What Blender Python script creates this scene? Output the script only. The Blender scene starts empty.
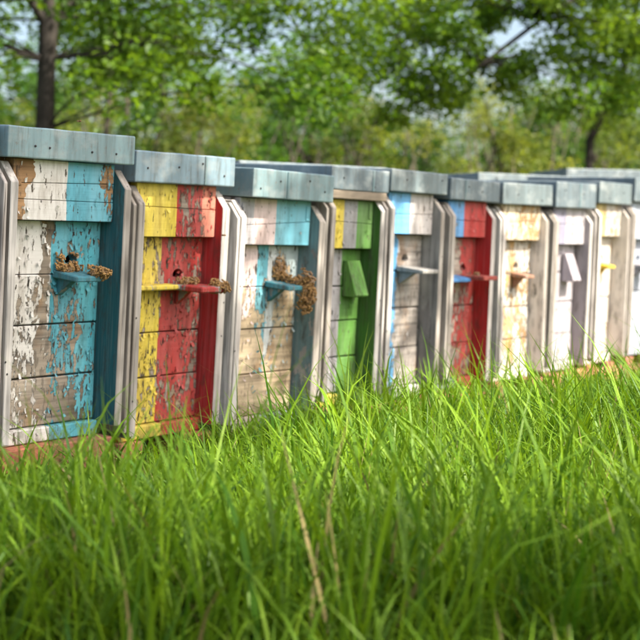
import bpy, bmesh, math, random
import numpy as np
from mathutils import Vector, Matrix

random.seed(7)
rng = np.random.default_rng(11)
R = math.radians
scene = bpy.context.scene

# ------------------------------------------------------------------ camera
F = 1450.0                 # focal length in pixels of the 640 px photograph
CAM_H = 0.685              # eye height, metres
HORIZON = 252.0            # row of the horizon in the photograph
PITCH = math.atan((320 - HORIZON) / F)
cam_d = bpy.data.cameras.new('camera')
cam = bpy.data.objects.new('camera', cam_d)
scene.collection.objects.link(cam)
cam.location = (0, 0, CAM_H)
cam.rotation_euler = (math.pi / 2 - PITCH, 0, 0)
cam_d.sensor_width = 36
cam_d.lens = 36 * F / 640
cam_d.clip_start = 0.05
cam_d.clip_end = 2000
cam_d.dof.use_dof = True
cam_d.dof.focus_distance = 3.75
cam_d.dof.aperture_fstop = 4.4
scene.camera = cam

# ------------------------------------------------------------------ light
SUN_EL = 47.0
SUN_AZ = Vector((0.90, -0.44, 0)).normalized()      # direction towards the sun, on the ground plan
world = bpy.data.worlds.new('World')
scene.world = world
world.use_nodes = True
wn = world.node_tree
sky = wn.nodes.new('ShaderNodeTexSky')
sky.sky_type = 'NISHITA'
sky.sun_disc = False
sky.sun_elevation = R(SUN_EL)
sky.sun_rotation = math.atan2(SUN_AZ.x, SUN_AZ.y)
sky.air_density = 1.0
sky.dust_density = 4.5
sky.ozone_density = .6
wn.nodes['Background'].inputs['Strength'].default_value = 0.15
wn.links.new(sky.outputs[0], wn.nodes['Background'].inputs['Color'])
sd = bpy.data.lights.new('sun', 'SUN')
sd.energy = 5.0
sd.angle = R(0.53)
sd.color = (1.0, 0.93, 0.81)
sun = bpy.data.objects.new('sun', sd)
scene.collection.objects.link(sun)
sv = Vector((SUN_AZ.x * math.cos(R(SUN_EL)), SUN_AZ.y * math.cos(R(SUN_EL)), math.sin(R(SUN_EL))))
sun.rotation_euler = sv.to_track_quat('Z', 'Y').to_euler()
sun.location = sv * 30
scene.view_settings.view_transform = 'Standard'
scene.view_settings.look = 'None'
scene.view_settings.exposure = 1.18
scene.view_settings.gamma = 1.0
scene.cycles.use_denoising = True
scene.cycles.max_bounces = 8
scene.cycles.transparent_max_bounces = 8
scene.cycles.sample_clamp_indirect = 6.0

# ------------------------------------------------------------------ helpers
def at(px, py, depth):
    """the world point seen at a pixel of the photograph, at a given distance from the camera plane"""
    c, s = math.cos(PITCH), math.sin(PITCH)
    u, v = (px - 320) / F * depth, (320 - py) / F * depth
    return Vector((u, depth * c + v * s, CAM_H - depth * s + v * c))

def link(o, parent=None):
    scene.collection.objects.link(o)
    if parent is not None:
        o.parent = parent
    return o

def tag(o, label=None, cat=None, group=None, kind=None):
    if label: o['label'] = label
    if cat: o['category'] = cat
    if group: o['group'] = group
    if kind: o['kind'] = kind
    return o

def empty(name, mat4):
    o = bpy.data.objects.new(name, None)
    o.empty_display_size = 0.1
    scene.collection.objects.link(o)
    o.matrix_world = mat4
    return o

def obj_bm(name, bm, mats, parent=None, smooth=False):
    me = bpy.data.meshes.new(name)
    bm.to_mesh(me); bm.free()
    for m in (mats if isinstance(mats, (list, tuple)) else [mats]):
        me.materials.append(m)
    if smooth:
        me.polygons.foreach_set('use_smooth', [True] * len(me.polygons))
    return link(bpy.data.objects.new(name, me), parent)

def bm_box(x0, x1, y0, y1, z0, z1, bev=0.003, seg=1):
    bm = bmesh.new()
    bmesh.ops.create_cube(bm, size=1)
    for v in bm.verts:
        v.co = Vector(((x0 + x1) / 2 + v.co.x * (x1 - x0), (y0 + y1) / 2 + v.co.y * (y1 - y0), (z0 + z1) / 2 + v.co.z * (z1 - z0)))
    if bev > 0:
        bmesh.ops.bevel(bm, geom=bm.edges[:], offset=bev, segments=seg, affect='EDGES', profile=0.5)
    return bm

def bm_prism(poly, axis, a0, a1, bev=0.0):
    """extrude a 2D outline: axis 'x' takes (y, z) points, axis 'y' takes (x, z) points"""
    bm = bmesh.new()
    def P(p, a):
        return (a, p[0], p[1]) if axis == 'x' else (p[0], a, p[1])
    f = [bm.verts.new(P(p, a0)) for p in poly]
    g = [bm.verts.new(P(p, a1)) for p in poly]
    bm.faces.new(f); bm.faces.new(g[::-1])
    for i in range(len(poly)):
        j = (i + 1) % len(poly)
        bm.faces.new((f[j], f[i], g[i], g[j]))
    bmesh.ops.recalc_face_normals(bm, faces=bm.faces[:])
    if bev > 0:
        bmesh.ops.bevel(bm, geom=bm.edges[:], offset=bev, segments=1, affect='EDGES')
    return bm

def mesh_np(name, verts, faces_flat, counts, mat, parent=None, colour=None, smooth=False):
    me = bpy.data.meshes.new(name)
    nv, nf = len(verts), len(counts)
    me.vertices.add(nv)
    me.vertices.foreach_set('co', np.asarray(verts, np.float32).ravel())
    me.loops.add(len(faces_flat))
    me.loops.foreach_set('vertex_index', np.asarray(faces_flat, np.int32))
    me.polygons.add(nf)
    starts = np.concatenate(([0], np.cumsum(counts)[:-1])).astype(np.int32)
    me.polygons.foreach_set('loop_start', starts)
    me.polygons.foreach_set('use_smooth', np.full(nf, smooth))
    me.update(calc_edges=True)
    if colour is not None:
        a = me.color_attributes.new('tint', 'FLOAT_COLOR', 'POINT')
        c = np.ones((nv, 4), np.float32); c[:, :3] = colour
        a.data.foreach_set('color', c.ravel())
    me.materials.append(mat)
    return link(bpy.data.objects.new(name, me), parent)

class Tubes:
    def __init__(s): s.v, s.f, s.c = [], [], []
    def add(s, pts, radii, n=7):
        pts = [Vector(p) for p in pts]
        base = len(s.v); up = Vector((0.31, 0.17, 0.9))
        for i, p in enumerate(pts):
            t = (pts[min(i + 1, len(pts) - 1)] - pts[max(i - 1, 0)]).normalized()
            a = t.cross(up if abs(t.dot(up)) < 0.93 else Vector((1, 0, 0))).normalized()
            b = t.cross(a)
            for k in range(n):
                w = 2 * math.pi * k / n
                s.v.append(p + (a * math.cos(w) + b * math.sin(w)) * radii[i])
        for i in range(len(pts) - 1):
            for k in range(n):
                k2 = (k + 1) % n
                s.f += [base + i * n + k, base + i * n + k2, base + (i + 1) * n + k2, base + (i + 1) * n + k]; s.c.append(4)
        s.f += [base + (len(pts) - 1) * n + k for k in range(n)]; s.c.append(n)
    def build(s, name, mat, parent):
        return mesh_np(name, np.array([tuple(v) for v in s.v]), s.f, s.c, mat, parent, smooth=True)

# ------------------------------------------------------------------ material helpers
class NT:
    def __init__(s, name):
        s.m = bpy.data.materials.new(name); s.m.use_nodes = True
        s.t = s.m.node_tree; s.p = s.t.nodes['Principled BSDF']; s.out = s.t.nodes['Material Output']
    def n(s, kind, **kw):
        nd = s.t.nodes.new('ShaderNode' + kind)
        for k, v in kw.items(): setattr(nd, k, v)
        return nd
    def set(s, sock, v):
        if isinstance(v, bpy.types.NodeSocket): s.t.links.new(v, sock)
        elif isinstance(v, (tuple, list)) and len(v) == 3 and sock.type == 'RGBA': sock.default_value = (*v, 1)
        else: sock.default_value = v
    def math(s, op, a, b=0.0, clamp=False):
        nd = s.n('Math', operation=op, use_clamp=clamp); s.set(nd.inputs[0], a); s.set(nd.inputs[1], b); return nd.outputs[0]
    def mix(s, f, a, b, blend='MIX'):
        nd = s.n('Mix', data_type='RGBA', blend_type=blend)
        s.set(nd.inputs[0], f); s.set(nd.inputs[6], a); s.set(nd.inputs[7], b); return nd.outputs[2]
    def mapr(s, v, a, b, c=0.0, d=1.0):
        nd = s.n('MapRange'); s.set(nd.inputs[0], v)
        for i, q in enumerate((a, b, c, d)): nd.inputs[1 + i].default_value = q
        return nd.outputs[0]
    def noise(s, vec, scale, detail=4.0, rough=0.55, w=None):
        nd = s.n('TexNoise'); s.set(nd.inputs['Vector'], vec); nd.inputs['Scale'].default_value = scale
        nd.inputs['Detail'].default_value = detail; nd.inputs['Roughness'].default_value = rough
        return nd.outputs['Fac']
    def scaled(s, vec, sc, off=(0, 0, 0)):
        nd = s.n('Mapping'); s.set(nd.inputs['Vector'], vec)
        nd.inputs['Scale'].default_value = sc; nd.inputs['Location'].default_value = off; return nd.outputs[0]
    def ramp(s, v, stops, mode='LINEAR'):
        nd = s.n('ValToRGB'); s.set(nd.inputs[0], v); cr = nd.color_ramp; cr.interpolation = mode
        while len(cr.elements) < len(stops): cr.elements.new(0.5)
        for e, (p, c) in zip(cr.elements, stops):
            e.position = p
            e.color = (c, c, c, 1) if isinstance(c, (int, float)) else (*c, 1)
        return nd.outputs[0]
    def bump(s, h, strength=0.4, dist=0.002):
        nd = s.n('Bump'); nd.inputs['Strength'].default_value = strength; nd.inputs['Distance'].default_value = dist
        s.set(nd.inputs['Height'], h); s.t.links.new(nd.outputs[0], s.p.inputs['Normal'])

def coords(q, root=None):
    tc = q.n('TexCoord')
    if root is not None: tc.object = root
    return tc.outputs['Object']

def wood_colour(q, P, base, seed, along='x'):
    sc = (2.5, 30, 60) if along == 'x' else (45, 45, 2.2)
    g = q.noise(q.scaled(P, sc, (seed, seed * .7, 3)), 1.0, 5, .65)
    big = q.noise(q.scaled(P, (4, 4, 4), (seed, 1, 2)), 1.0, 3)
    dark = tuple(c * 0.38 for c in base); light = tuple(min(.75, c * 1.45) for c in base)
    c = q.ramp(g, [(.28, dark), (.45, base), (.72, light)])
    return q.mix(q.mapr(big, .35, .7), c, q.mix(.75, c, tuple(c_ * .6 for c_ in base), 'MULTIPLY')), g

def paint_mat(name, root, bands, wood=(.27, .23, .18), seed=0.0, width=.42, zbias=0.0, zmid=.4, amount=0.0):
    """vertical bands of old paint, each (end x 0..1, colour, peel 0..1), flaking off weathered wood"""
    q = NT(name); P = coords(q, root)
    sep = q.n('SeparateXYZ'); q.set(sep.inputs[0], P)
    wob = q.noise(q.scaled(P, (9, 9, 5), (seed, 0, 0)), 1.0, 2)
    xx = q.math('ADD', q.mapr(sep.outputs[0], -width / 2, width / 2), q.math('MULTIPLY', q.math('SUBTRACT', wob, .5), .03))
    cst, pst, x0 = [], [], 0.0
    for x1, c, pe in bands:
        cst.append((x0, c)); pst.append((x0, pe)); x0 = x1
    col = q.ramp(xx, cst, 'CONSTANT')
    peel = q.ramp(q.math('ADD', xx, q.math('MULTIPLY', q.math('SUBTRACT', q.noise(P, 14, 3), .5), .35)), pst, 'CONSTANT')
    # worn paint: fading, runs, grime
    fade = q.noise(q.scaled(P, (16, 16, 3), (seed * 3, 0, 0)), 1.0, 4)
    col = q.mix(q.mapr(fade, .35, .75, 0, .3), col, q.mix(.4, col, (.75, .72, .68)))
    grime = q.noise(q.scaled(P, (30, 30, 6), (0, seed, 0)), 1.0, 5, .7)
    col = q.mix(q.mapr(grime, .46, .74, 0, .75), col, q.mix(1.0, col, (.34, .28, .21), 'MULTIPLY'))
    wood_c, grain = wood_colour(q, P, wood, seed)
    warm = q.noise(q.scaled(P, (9, 9, 6), (seed * 4, 1, 1)), 1.0, 4)
    wood_c = q.mix(q.mapr(warm, .54, .66, 0, .55), wood_c, q.mix(q.mapr(grain, .35, .65), (.17, .09, .04), (.40, .23, .10)))
    mud = q.math('ADD', q.mapr(sep.outputs[2], .0, .16, .17, 0.0), q.noise(q.scaled(P, (24, 24, 14), (seed, 8, 3)), 1.0, 6, .7))
    # flaking mask: broad patches, ragged flakes, small specks
    a = q.noise(q.scaled(P, (17, 17, 8), (seed * 5, 2, seed)), 1.0, 8, .74)
    b = q.noise(q.scaled(P, (62, 62, 20), (seed, 9, seed * 2)), 1.0, 4, .65)
    f = q.math('ADD', q.math('MULTIPLY', a, .62), q.math('MULTIPLY', b, .38))
    th = q.math('SUBTRACT', .76 - amount, q.math('MULTIPLY', peel, .42))
    zb = q.math('MULTIPLY', q.math('SUBTRACT', sep.outputs[2], zmid), zbias)
    th = q.math('ADD', th, zb)
    d = q.math('SUBTRACT', f, th)
    bare = q.mapr(d, -.005, .005)
    rim = q.math('MULTIPLY', q.mapr(d, -.022, -.002), q.math('SUBTRACT', 1, q.mapr(d, .002, .016)))  # painted shadow line along the edges of the lifted paint
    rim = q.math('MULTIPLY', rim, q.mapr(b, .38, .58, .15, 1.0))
    # short dark vertical chips and hairline cracks, more of them where the paint is worst
    ch = q.noise(q.scaled(P, (78, 78, 24), (seed * 2, 4, 1)), 1.0, 4, .6)
    cd = q.math('ADD', ch, q.math('MULTIPLY', peel, .10))
    chip = q.mapr(cd, .655, .67)
    chip = q.math('MULTIPLY', chip, q.mapr(bare, 0, 1, 1, .5))
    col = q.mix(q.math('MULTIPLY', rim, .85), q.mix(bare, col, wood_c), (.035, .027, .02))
    col = q.mix(chip, col, q.mix(q.mapr(b, .4, .62), (.025, .02, .016), (.12, .095, .07)))
    col = q.mix(q.mapr(mud, .66, .78, 0, .7), col, (.10, .075, .045))
    q.set(q.p.inputs['Base Color'], col)
    q.set(q.p.inputs['Roughness'], q.mapr(bare, 0, 1, .55, .85))
    q.p.inputs['Specular IOR Level'].default_value = .35
    h = q.math('ADD', q.math('MULTIPLY', q.math('SUBTRACT', 1, q.math('MAXIMUM', bare, chip)), .8), q.math('MULTIPLY', grain, .5))
    q.bump(h, .9, .004)
    return q.m

def wood_mat(name, base, along='z', seed=0.0, streak=None):
    q = NT(name); P = coords(q)
    c, g = wood_colour(q, P, base, seed, along)
    if streak:
        s = q.noise(q.scaled(P, (60, 60, 3.0) if along == 'z' else (3, 60, 60), (seed, 5, 5)), 1.0, 4)
        c = q.mix(q.mapr(s, .5, .6, 0, .85), c, streak)
    crack = q.noise(q.scaled(P, (150, 150, 2.5) if along == 'z' else (2.5, 150, 150), (seed, 1, 8)), 1.0, 2)
    c = q.mix(q.mapr(crack, .66, .72), c, (.05, .04, .035))
    q.set(q.p.inputs['Base Color'], c); q.p.inputs['Roughness'].default_value = .82
    q.p.inputs['Specular IOR Level'].default_value = .3
    q.bump(q.math('SUBTRACT', g, q.mapr(crack, .66, .72)), .6, .002)
    return q.m

def side_paint(name, root, colour, seed, wear=.3, wood=(.30, .29, .27)):
    q = NT(name); P = coords(q, root)
    wood_c, g = wood_colour(q, P, wood, seed, 'z')
    f = q.noise(q.scaled(P, (30, 14, 6), (seed, 0, seed)), 1.0, 6, .65)
    bare = q.mapr(f, .80 - wear * .45, .815 - wear * .45)
    st = q.noise(q.scaled(P, (40, 40, 2), (seed, 3, 0)), 1.0, 3)
    col = q.mix(q.mapr(st, .4, .7, 0, .5), colour, q.mix(1.0, colour, (.55, .5, .5), 'MULTIPLY'))
    br = q.noise(q.scaled(P, (150, 150, 5), (seed, 2, 6)), 1.0, 4, .6)
    col = q.mix(q.mapr(br, .42, .62, 0, .55), col, q.mix(.35, q.mix(1.0, col, (1.5, 1.4, 1.3), 'MULTIPLY'), (.2, .2, .2)))
    di = q.noise(q.scaled(P, (34, 34, 9), (seed, 6, 2)), 1.0, 6, .72)
    col = q.mix(q.mapr(di, .50, .68, 0, .75), col, (.055, .045, .032))
    q.set(q.p.inputs['Base Color'], q.mix(bare, col, wood_c)); q.p.inputs['Roughness'].default_value = .72
    q.p.inputs['Specular IOR Level'].default_value = .25
    q.bump(q.math('SUBTRACT', q.math('ADD', g, br), bare), .5, .002)
    return q.m

def tin_mat(name, base, seed):
    q = NT(name); P = coords(q)
    s1 = q.noise(q.scaled(P, (22, 6, .6), (seed, 0, 0)), 1.0, 3)
    s2 = q.noise(q.scaled(P, (60, 60, 40), (seed, 7, 0)), 1.0, 4, .7)
    c = q.mix(q.mapr(s1, .38, .62), tuple(k * .86 for k in base), tuple(min(.7, k * 1.16) for k in base))
    c = q.mix(q.mapr(s2, .52, .72, 0, .7), c, (.22, .235, .225))
    run = q.noise(q.scaled(P, (55, 55, 5), (seed, 1, 5)), 1.0, 5, .65)
    c = q.mix(q.mapr(run, .52, .66, 0, .65), c, (.10, .115, .11))
    dust = q.noise(q.scaled(P, (9, 9, 14), (seed, 4, 1)), 1.0, 5, .6)
    c = q.mix(q.mapr(dust, .5, .68, 0, .6), c, (.34, .37, .36))
    rust = q.noise(q.scaled(P, (35, 35, 28), (seed, 3, 3)), 1.0, 6, .75)
    c = q.mix(q.mapr(rust, .62, .70, 0, .85), c, (.15, .085, .045))
    spot = q.noise(q.scaled(P, (90, 90, 90), (seed, 9, 3)), 1.0, 2)
    c = q.mix(q.mapr(spot, .72, .74, 0, .8), c, (.55, .54, .50))
    q.set(q.p.inputs['Base Color'], c)
    q.p.inputs['Metallic'].default_value = .1
    q.set(q.p.inputs['Roughness'], q.mapr(s2, .3, .7, .36, .6))
    q.bump(q.math('ADD', s1, q.math('MULTIPLY', s2, .3)), .25, .004)
    return q.m

def plain(name, col, rough=.6, metal=0.0, var=.25, scale=40):
    q = NT(name); P = coords(q)
    n = q.noise(P, scale, 4)
    q.set(q.p.inputs['Base Color'], q.mix(q.mapr(n, .35, .7), tuple(c * (1 - var) for c in col), tuple(min(.85, c * (1 + var)) for c in col)))
    q.p.inputs['Roughness'].default_value = rough; q.p.inputs['Metallic'].default_value = metal
    q.bump(n, .3, .002)
    return q.m

def leaf_mat(name, trans=.4, rough=.5, gain=1.0, spec=.35):
    q = NT(name)
    at_ = q.n('Attribute', attribute_name='tint')
    q.set(q.p.inputs['Base Color'], at_.outputs['Color'])
    q.p.inputs['Roughness'].default_value = rough
    q.p.inputs['Specular IOR Level'].default_value = spec
    tr = q.n('BsdfTranslucent')
    q.set(tr.inputs['Color'], q.mix(1.0, at_.outputs['Color'], (1.45 * gain, 1.35 * gain, .55 * gain), 'MULTIPLY'))
    mx = q.n('MixShader'); mx.inputs[0].default_value = trans
    q.t.links.new(q.p.outputs[0], mx.inputs[1]); q.t.links.new(tr.outputs[0], mx.inputs[2])
    q.t.links.new(mx.outputs[0], q.out.inputs['Surface'])
    return q.m

# ------------------------------------------------------------------ ground
q = NT('soil_and_moss'); P = coords(q)
n1 = q.noise(P, 1.6, 6, .6); n2 = q.noise(P, 24, 5, .7)
q.set(q.p.inputs['Base Color'], q.mix(q.mapr(n2, .35, .7), q.mix(q.mapr(n1, .4, .6), (.028, .045, .012), (.05, .075, .02)), (.075, .06, .032)))
q.p.inputs['Roughness'].default_value = .95
q.bump(n2, .8, .02)
gm = q.m
bm = bmesh.new()
bmesh.ops.create_grid(bm, x_segments=80, y_segments=80, size=1)
for v in bm.verts:
    x, y = v.co.x, v.co.y
    v.co.x = math.copysign(abs(x) ** 2.6, x) * 600; v.co.y = math.copysign(abs(y) ** 2.6, y) * 600 + 6
    v.co.z = 0.012 * math.sin(v.co.x * 2.1 + 1) * math.cos(v.co.y * 1.7) if abs(v.co.x) < 20 else 0
tag(obj_bm('ground', bm, gm, smooth=True), kind='structure')

# ------------------------------------------------------------------ row of hives: geometry from the photograph
XV = 1310.0                                    # vanishing point of the row
PHI = math.atan((XV - 320) / F)
D = Vector((math.sin(PHI), math.cos(PHI), 0))  # along the row
NRM = Vector((math.cos(PHI), -math.sin(PHI), 0))  # the way the hive fronts face
Z0, X0 = 4.0, 5.0
K = (XV - X0) * Z0
L0 = Vector(((X0 - 320) / F * Z0, Z0, 0))
def on_row(px, forward=0.0):
    """ground-plan point where the column px meets the row line, shifted forward of it"""
    a = (px - 320) / F
    p0 = L0 + NRM * forward
    t = (a * p0.y - p0.x) / (D.x - a * D.y)
    return p0 + D * t

WHITE = (.66, .64, .60); CREAM = (.66, .56, .40); PINKW = (.66, .52, .50); LAV = (.40, .37, .41)
SKY = (.10, .36, .46); BLUE = (.10, .34, .62); YEL = (.68, .54, .07); RED = (.42, .036, .03); GREEN = (.085, .225, .035)
GREY = (.36, .35, .37); TEAL = (.018, .105, .125)
TAN = (.36, .23, .11); WGREY = (.27, .235, .19)

grey_edge = [wood_mat('weathered_edge_%d' % i, c, 'z', i * 3.1, (.60, .57, .53) if i % 2 else (.27, .235, .20)) for i, c in
             enumerate([(.43, .395, .355), (.50, .475, .445), (.38, .35, .315), (.52, .48, .45)])]
raw_side = wood_mat('weathered_side_boards', (.25, .215, .18), 'z', 1.7, (.36, .33, .29))
raw_x = wood_mat('weathered_cross_boards', (.30, .25, .19), 'x', 4.7)
tan_end = wood_mat('end_grain_wood', (.30, .19, .11), 'z', 2.2, (.12, .08, .05))
dark_in = plain('dark_wood_inside', (.05, .04, .03), .9)
nail_m = plain('rusted_nail', (.05, .045, .045), .6, .5)
tin = [tin_mat('painted_tin_%d' % i, c, i * 4.3) for i, c in enumerate(
    [(.165, .265, .28), (.19, .285, .305), (.185, .265, .31), (.165, .245, .26)])]
far_tin = [tin_mat('dull_tin_%d' % i, c, 20 + i * 3.3) for i, c in enumerate([(.125, .165, .185), (.14, .18, .19)])]
brick_m = [plain('brick_clay_%d' % i, c, .9, 0, .35, 60) for i, c in enumerate([(.36, .13, .07), (.42, .19, .10), (.30, .12, .075)])]

# every hive: roof edge columns, forward shift, rows of roof top / roof bottom / box bottom / base, forward lean,
# colours of the upper box, the body, the inner side wall, the landing board
HIVES = [
 dict(x=(-137, -1), fw=.0, y=(118, 150, 214, 470), lean=3.0, box=[(.5, WHITE, .2), (1, SKY, .2)], body=[(.5, WHITE, .5), (1, SKY, .4)], side=TEAL, land=TEAL, wear=.1,
      label='beehive at the row\'s end beside the white and blue hive, showing only its grey wing'),
 dict(x=(11, 138), fw=.03, y=(131, 161, 222, 446), lean=4.0, box=[(.07, WHITE, .85), (.47, WHITE, .25), (.86, (.11, .37, .47), .25), (1, (.11, .37, .47), .55)],
      body=[(.26, WHITE, .52), (.38, WHITE, .95), (.62, (.08, .36, .45), .56), (.74, (.08, .36, .45), .64), (1, (.09, .39, .48), .44)], zb=.24, side=TEAL, land=(.05, .20, .25), wear=.12, wood=(.30, .255, .20),
      label='beehive with peeling white and sky-blue paint and dark teal side wall'),
 dict(x=(137.5, 238), fw=.005, y=(154, 184, 238, 441), lean=4.2, box=[(.44, YEL, .16), (.8, RED, .56), (1, (.62, .20, .13), .42)],
      body=[(.34, YEL, .50), (.6, RED, .50), (1, RED, .56)], side=(.42, .03, .03), land=None, wear=.15, wood=(.32, .27, .22),
      label='beehive painted yellow on one half and red on the other'),
 dict(x=(240, 329), fw=.02, roof_in=.035, y=(171, 199, 246, 432), lean=3.8, box=[(.12, GREY, .3), (.45, PINKW, .1), (1, (.16, .44, .54), .14)],
      body=[(.28, PINKW, .66), (.46, (.10, .36, .44), .62), (.60, (.60, .64, .64), .38), (1, (.34, .42, .43), .68)], zb=.60, zmid=.44, side=(.15, .24, .25), land=(.05, .21, .26), wear=.55, wood=(.50, .40, .27),
      label='beehive with pale pink and sky-blue box above a bare tan wooden front'),
 dict(x=(330.5, 389.5), fw=.015, y=(168.5, 191, 249.5, 408), lean=3.2, box=[(.27, YEL, .2), (.60, (.27, .27, .275), .2), (1, GREEN, .2)],
      body=[(.16, YEL, .25), (.45, (.36, .35, .37), .22), (1, GREEN, .2)], side=(.045, .13, .018), land=None, wear=.05, hood=GREEN, rim=True,
      label='beehive striped yellow, grey and green with a green entrance hood'),
 dict(x=(390.5, 448), fw=.02, y=(171.5, 193, 235, 400), lean=2.6, box=[(.42, (.13, .40, .72), .05), (1, (.50, .47, .46), .3)],
      body=[(.34, BLUE, .50), (.66, (.44, .42, .39), .95), (1, (.48, .46, .44), .74)], side=(.25, .24, .23), land=WGREY, wear=.9, floor=[(.3, BLUE, .1), (1, WHITE, .2)], wood=(.37, .34, .31),
      label='bare grey wooden beehive with blue and whitish upper box'),
 dict(x=(450, 500), fw=.02, y=(180, 201, 238, 390), lean=2.6, box=[(.36, (.10, .30, .60), .2), (1, (.42, .04, .035), .36)],
      body=[(.24, (.20, .24, .27), .75), (.5, (.38, .035, .03), .68), (1, (.40, .035, .03), .54)], side=(.42, .025, .022), land=(.07, .25, .55), land2=(.35, .07, .05), wear=.08, wood=(.34, .30, .25),
      label='beehive with blue and red box, red front and blue landing board'),
 dict(x=(504, 553), fw=.02, y=(184, 205, 241, 381), lean=2.0, box=[(.3, CREAM, .55), (1, (.66, .55, .38), .60)],
      body=[(.5, (.60, .55, .47), .62), (1, (.60, .56, .50), .56)], side=(.66, .63, .60), land=(.30, .16, .10), wear=.2, wood=(.46, .29, .13),
      label='white beehive with flaking cream paint showing rusty tan wood'),
 dict(x=(557, 597), fw=.01, y=(183, 208, 245, 372), lean=2.4, box=[(.33, (.25, .24, .32), .1), (1, (.46, .43, .45), .3)],
      body=[(.5, (.38, .355, .39), .25), (1, (.44, .41, .44), .25)], side=(.31, .285, .30), land=None, wear=.2, hood=LAV,
      label='pale lavender grey beehive with sloping entrance hood'),
 dict(x=(599, 632), fw=.02, y=(183, 204, 237, 364), lean=2.2, box=[(.34, (.60, .47, .18), .5), (1, (.56, .51, .44), .5)],
      body=[(1, (.58, .54, .48), .35), ], side=(.64, .61, .57), land=(.70, .50, .04), wear=.15, wood=(.48, .32, .16),
      label='white beehive with small yellow landing board'),
 dict(x=(634, 668), fw=.0, y=(180, 203, 240, 356), lean=2.2, box=[(1, (.38, .44, .52), .2)],
      body=[(1, (.36, .40, .47), .25)], side=(.33, .36, .42), land=GREY, wear=.2,
      label='bluish grey beehive beside the white one with yellow landing board'),
]

def plank_with_hole(x0, x1, y0, y1, z0, z1, hx, hz, r):
    """a board with an arched entrance cut through it"""
    bm = bmesh.new()
    outer = [bm.verts.new((x, y0, z)) for x, z in ((x0, z0), (x1, z0), (x1, z1), (x0, z1))]
    hole = [bm.verts.new((hx + r * 1.25 * math.cos(a), y0, hz + r * math.sin(a) * (1 if math.sin(a) > 0 else .45)))
            for a in [2 * math.pi * i / 16 for i in range(16)]]
    es = [bm.edges.new((outer[i], outer[(i + 1) % 4])) for i in range(4)]
    es += [bm.edges.new((hole[i], hole[(i + 1) % 16])) for i in range(16)]
    bmesh.ops.triangle_fill(bm, edges=es, use_beauty=True)
    r_ = bmesh.ops.extrude_face_region(bm, geom=bm.faces[:])
    for v in r_['geom']:
        if isinstance(v, bmesh.types.BMVert): v.co.y = y1
    bmesh.ops.recalc_face_normals(bm, faces=bm.faces[:])
    return bm

def roof_mesh(hw, y0, y1, z0, z1, rs):
    """folded tin cap: skirt with a rolled lower hem and small dents"""
    bm = bm_box(-hw, hw, y0, y1, z0, z1, .004, 2)
    bmesh.ops.subdivide_edges(bm, edges=[e for e in bm.edges if abs(e.verts[0].co.x - e.verts[1].co.x) > .2], cuts=14, use_grid_fill=True)
    for v in bm.verts:
        k = v.co.x * 17 + rs
        v.co.y += .0007 * math.sin(k * 1.7) * math.cos(v.co.z * 30 + rs) if v.co.y < (y0 + y1) / 2 else 0
        if v.co.z > (z0 + z1) / 2: v.co.z += .0005 * math.sin(k * 2.3 + 1)
        else: v.co.z += .0005 * math.sin(k * 3.1)
    return bm

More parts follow.
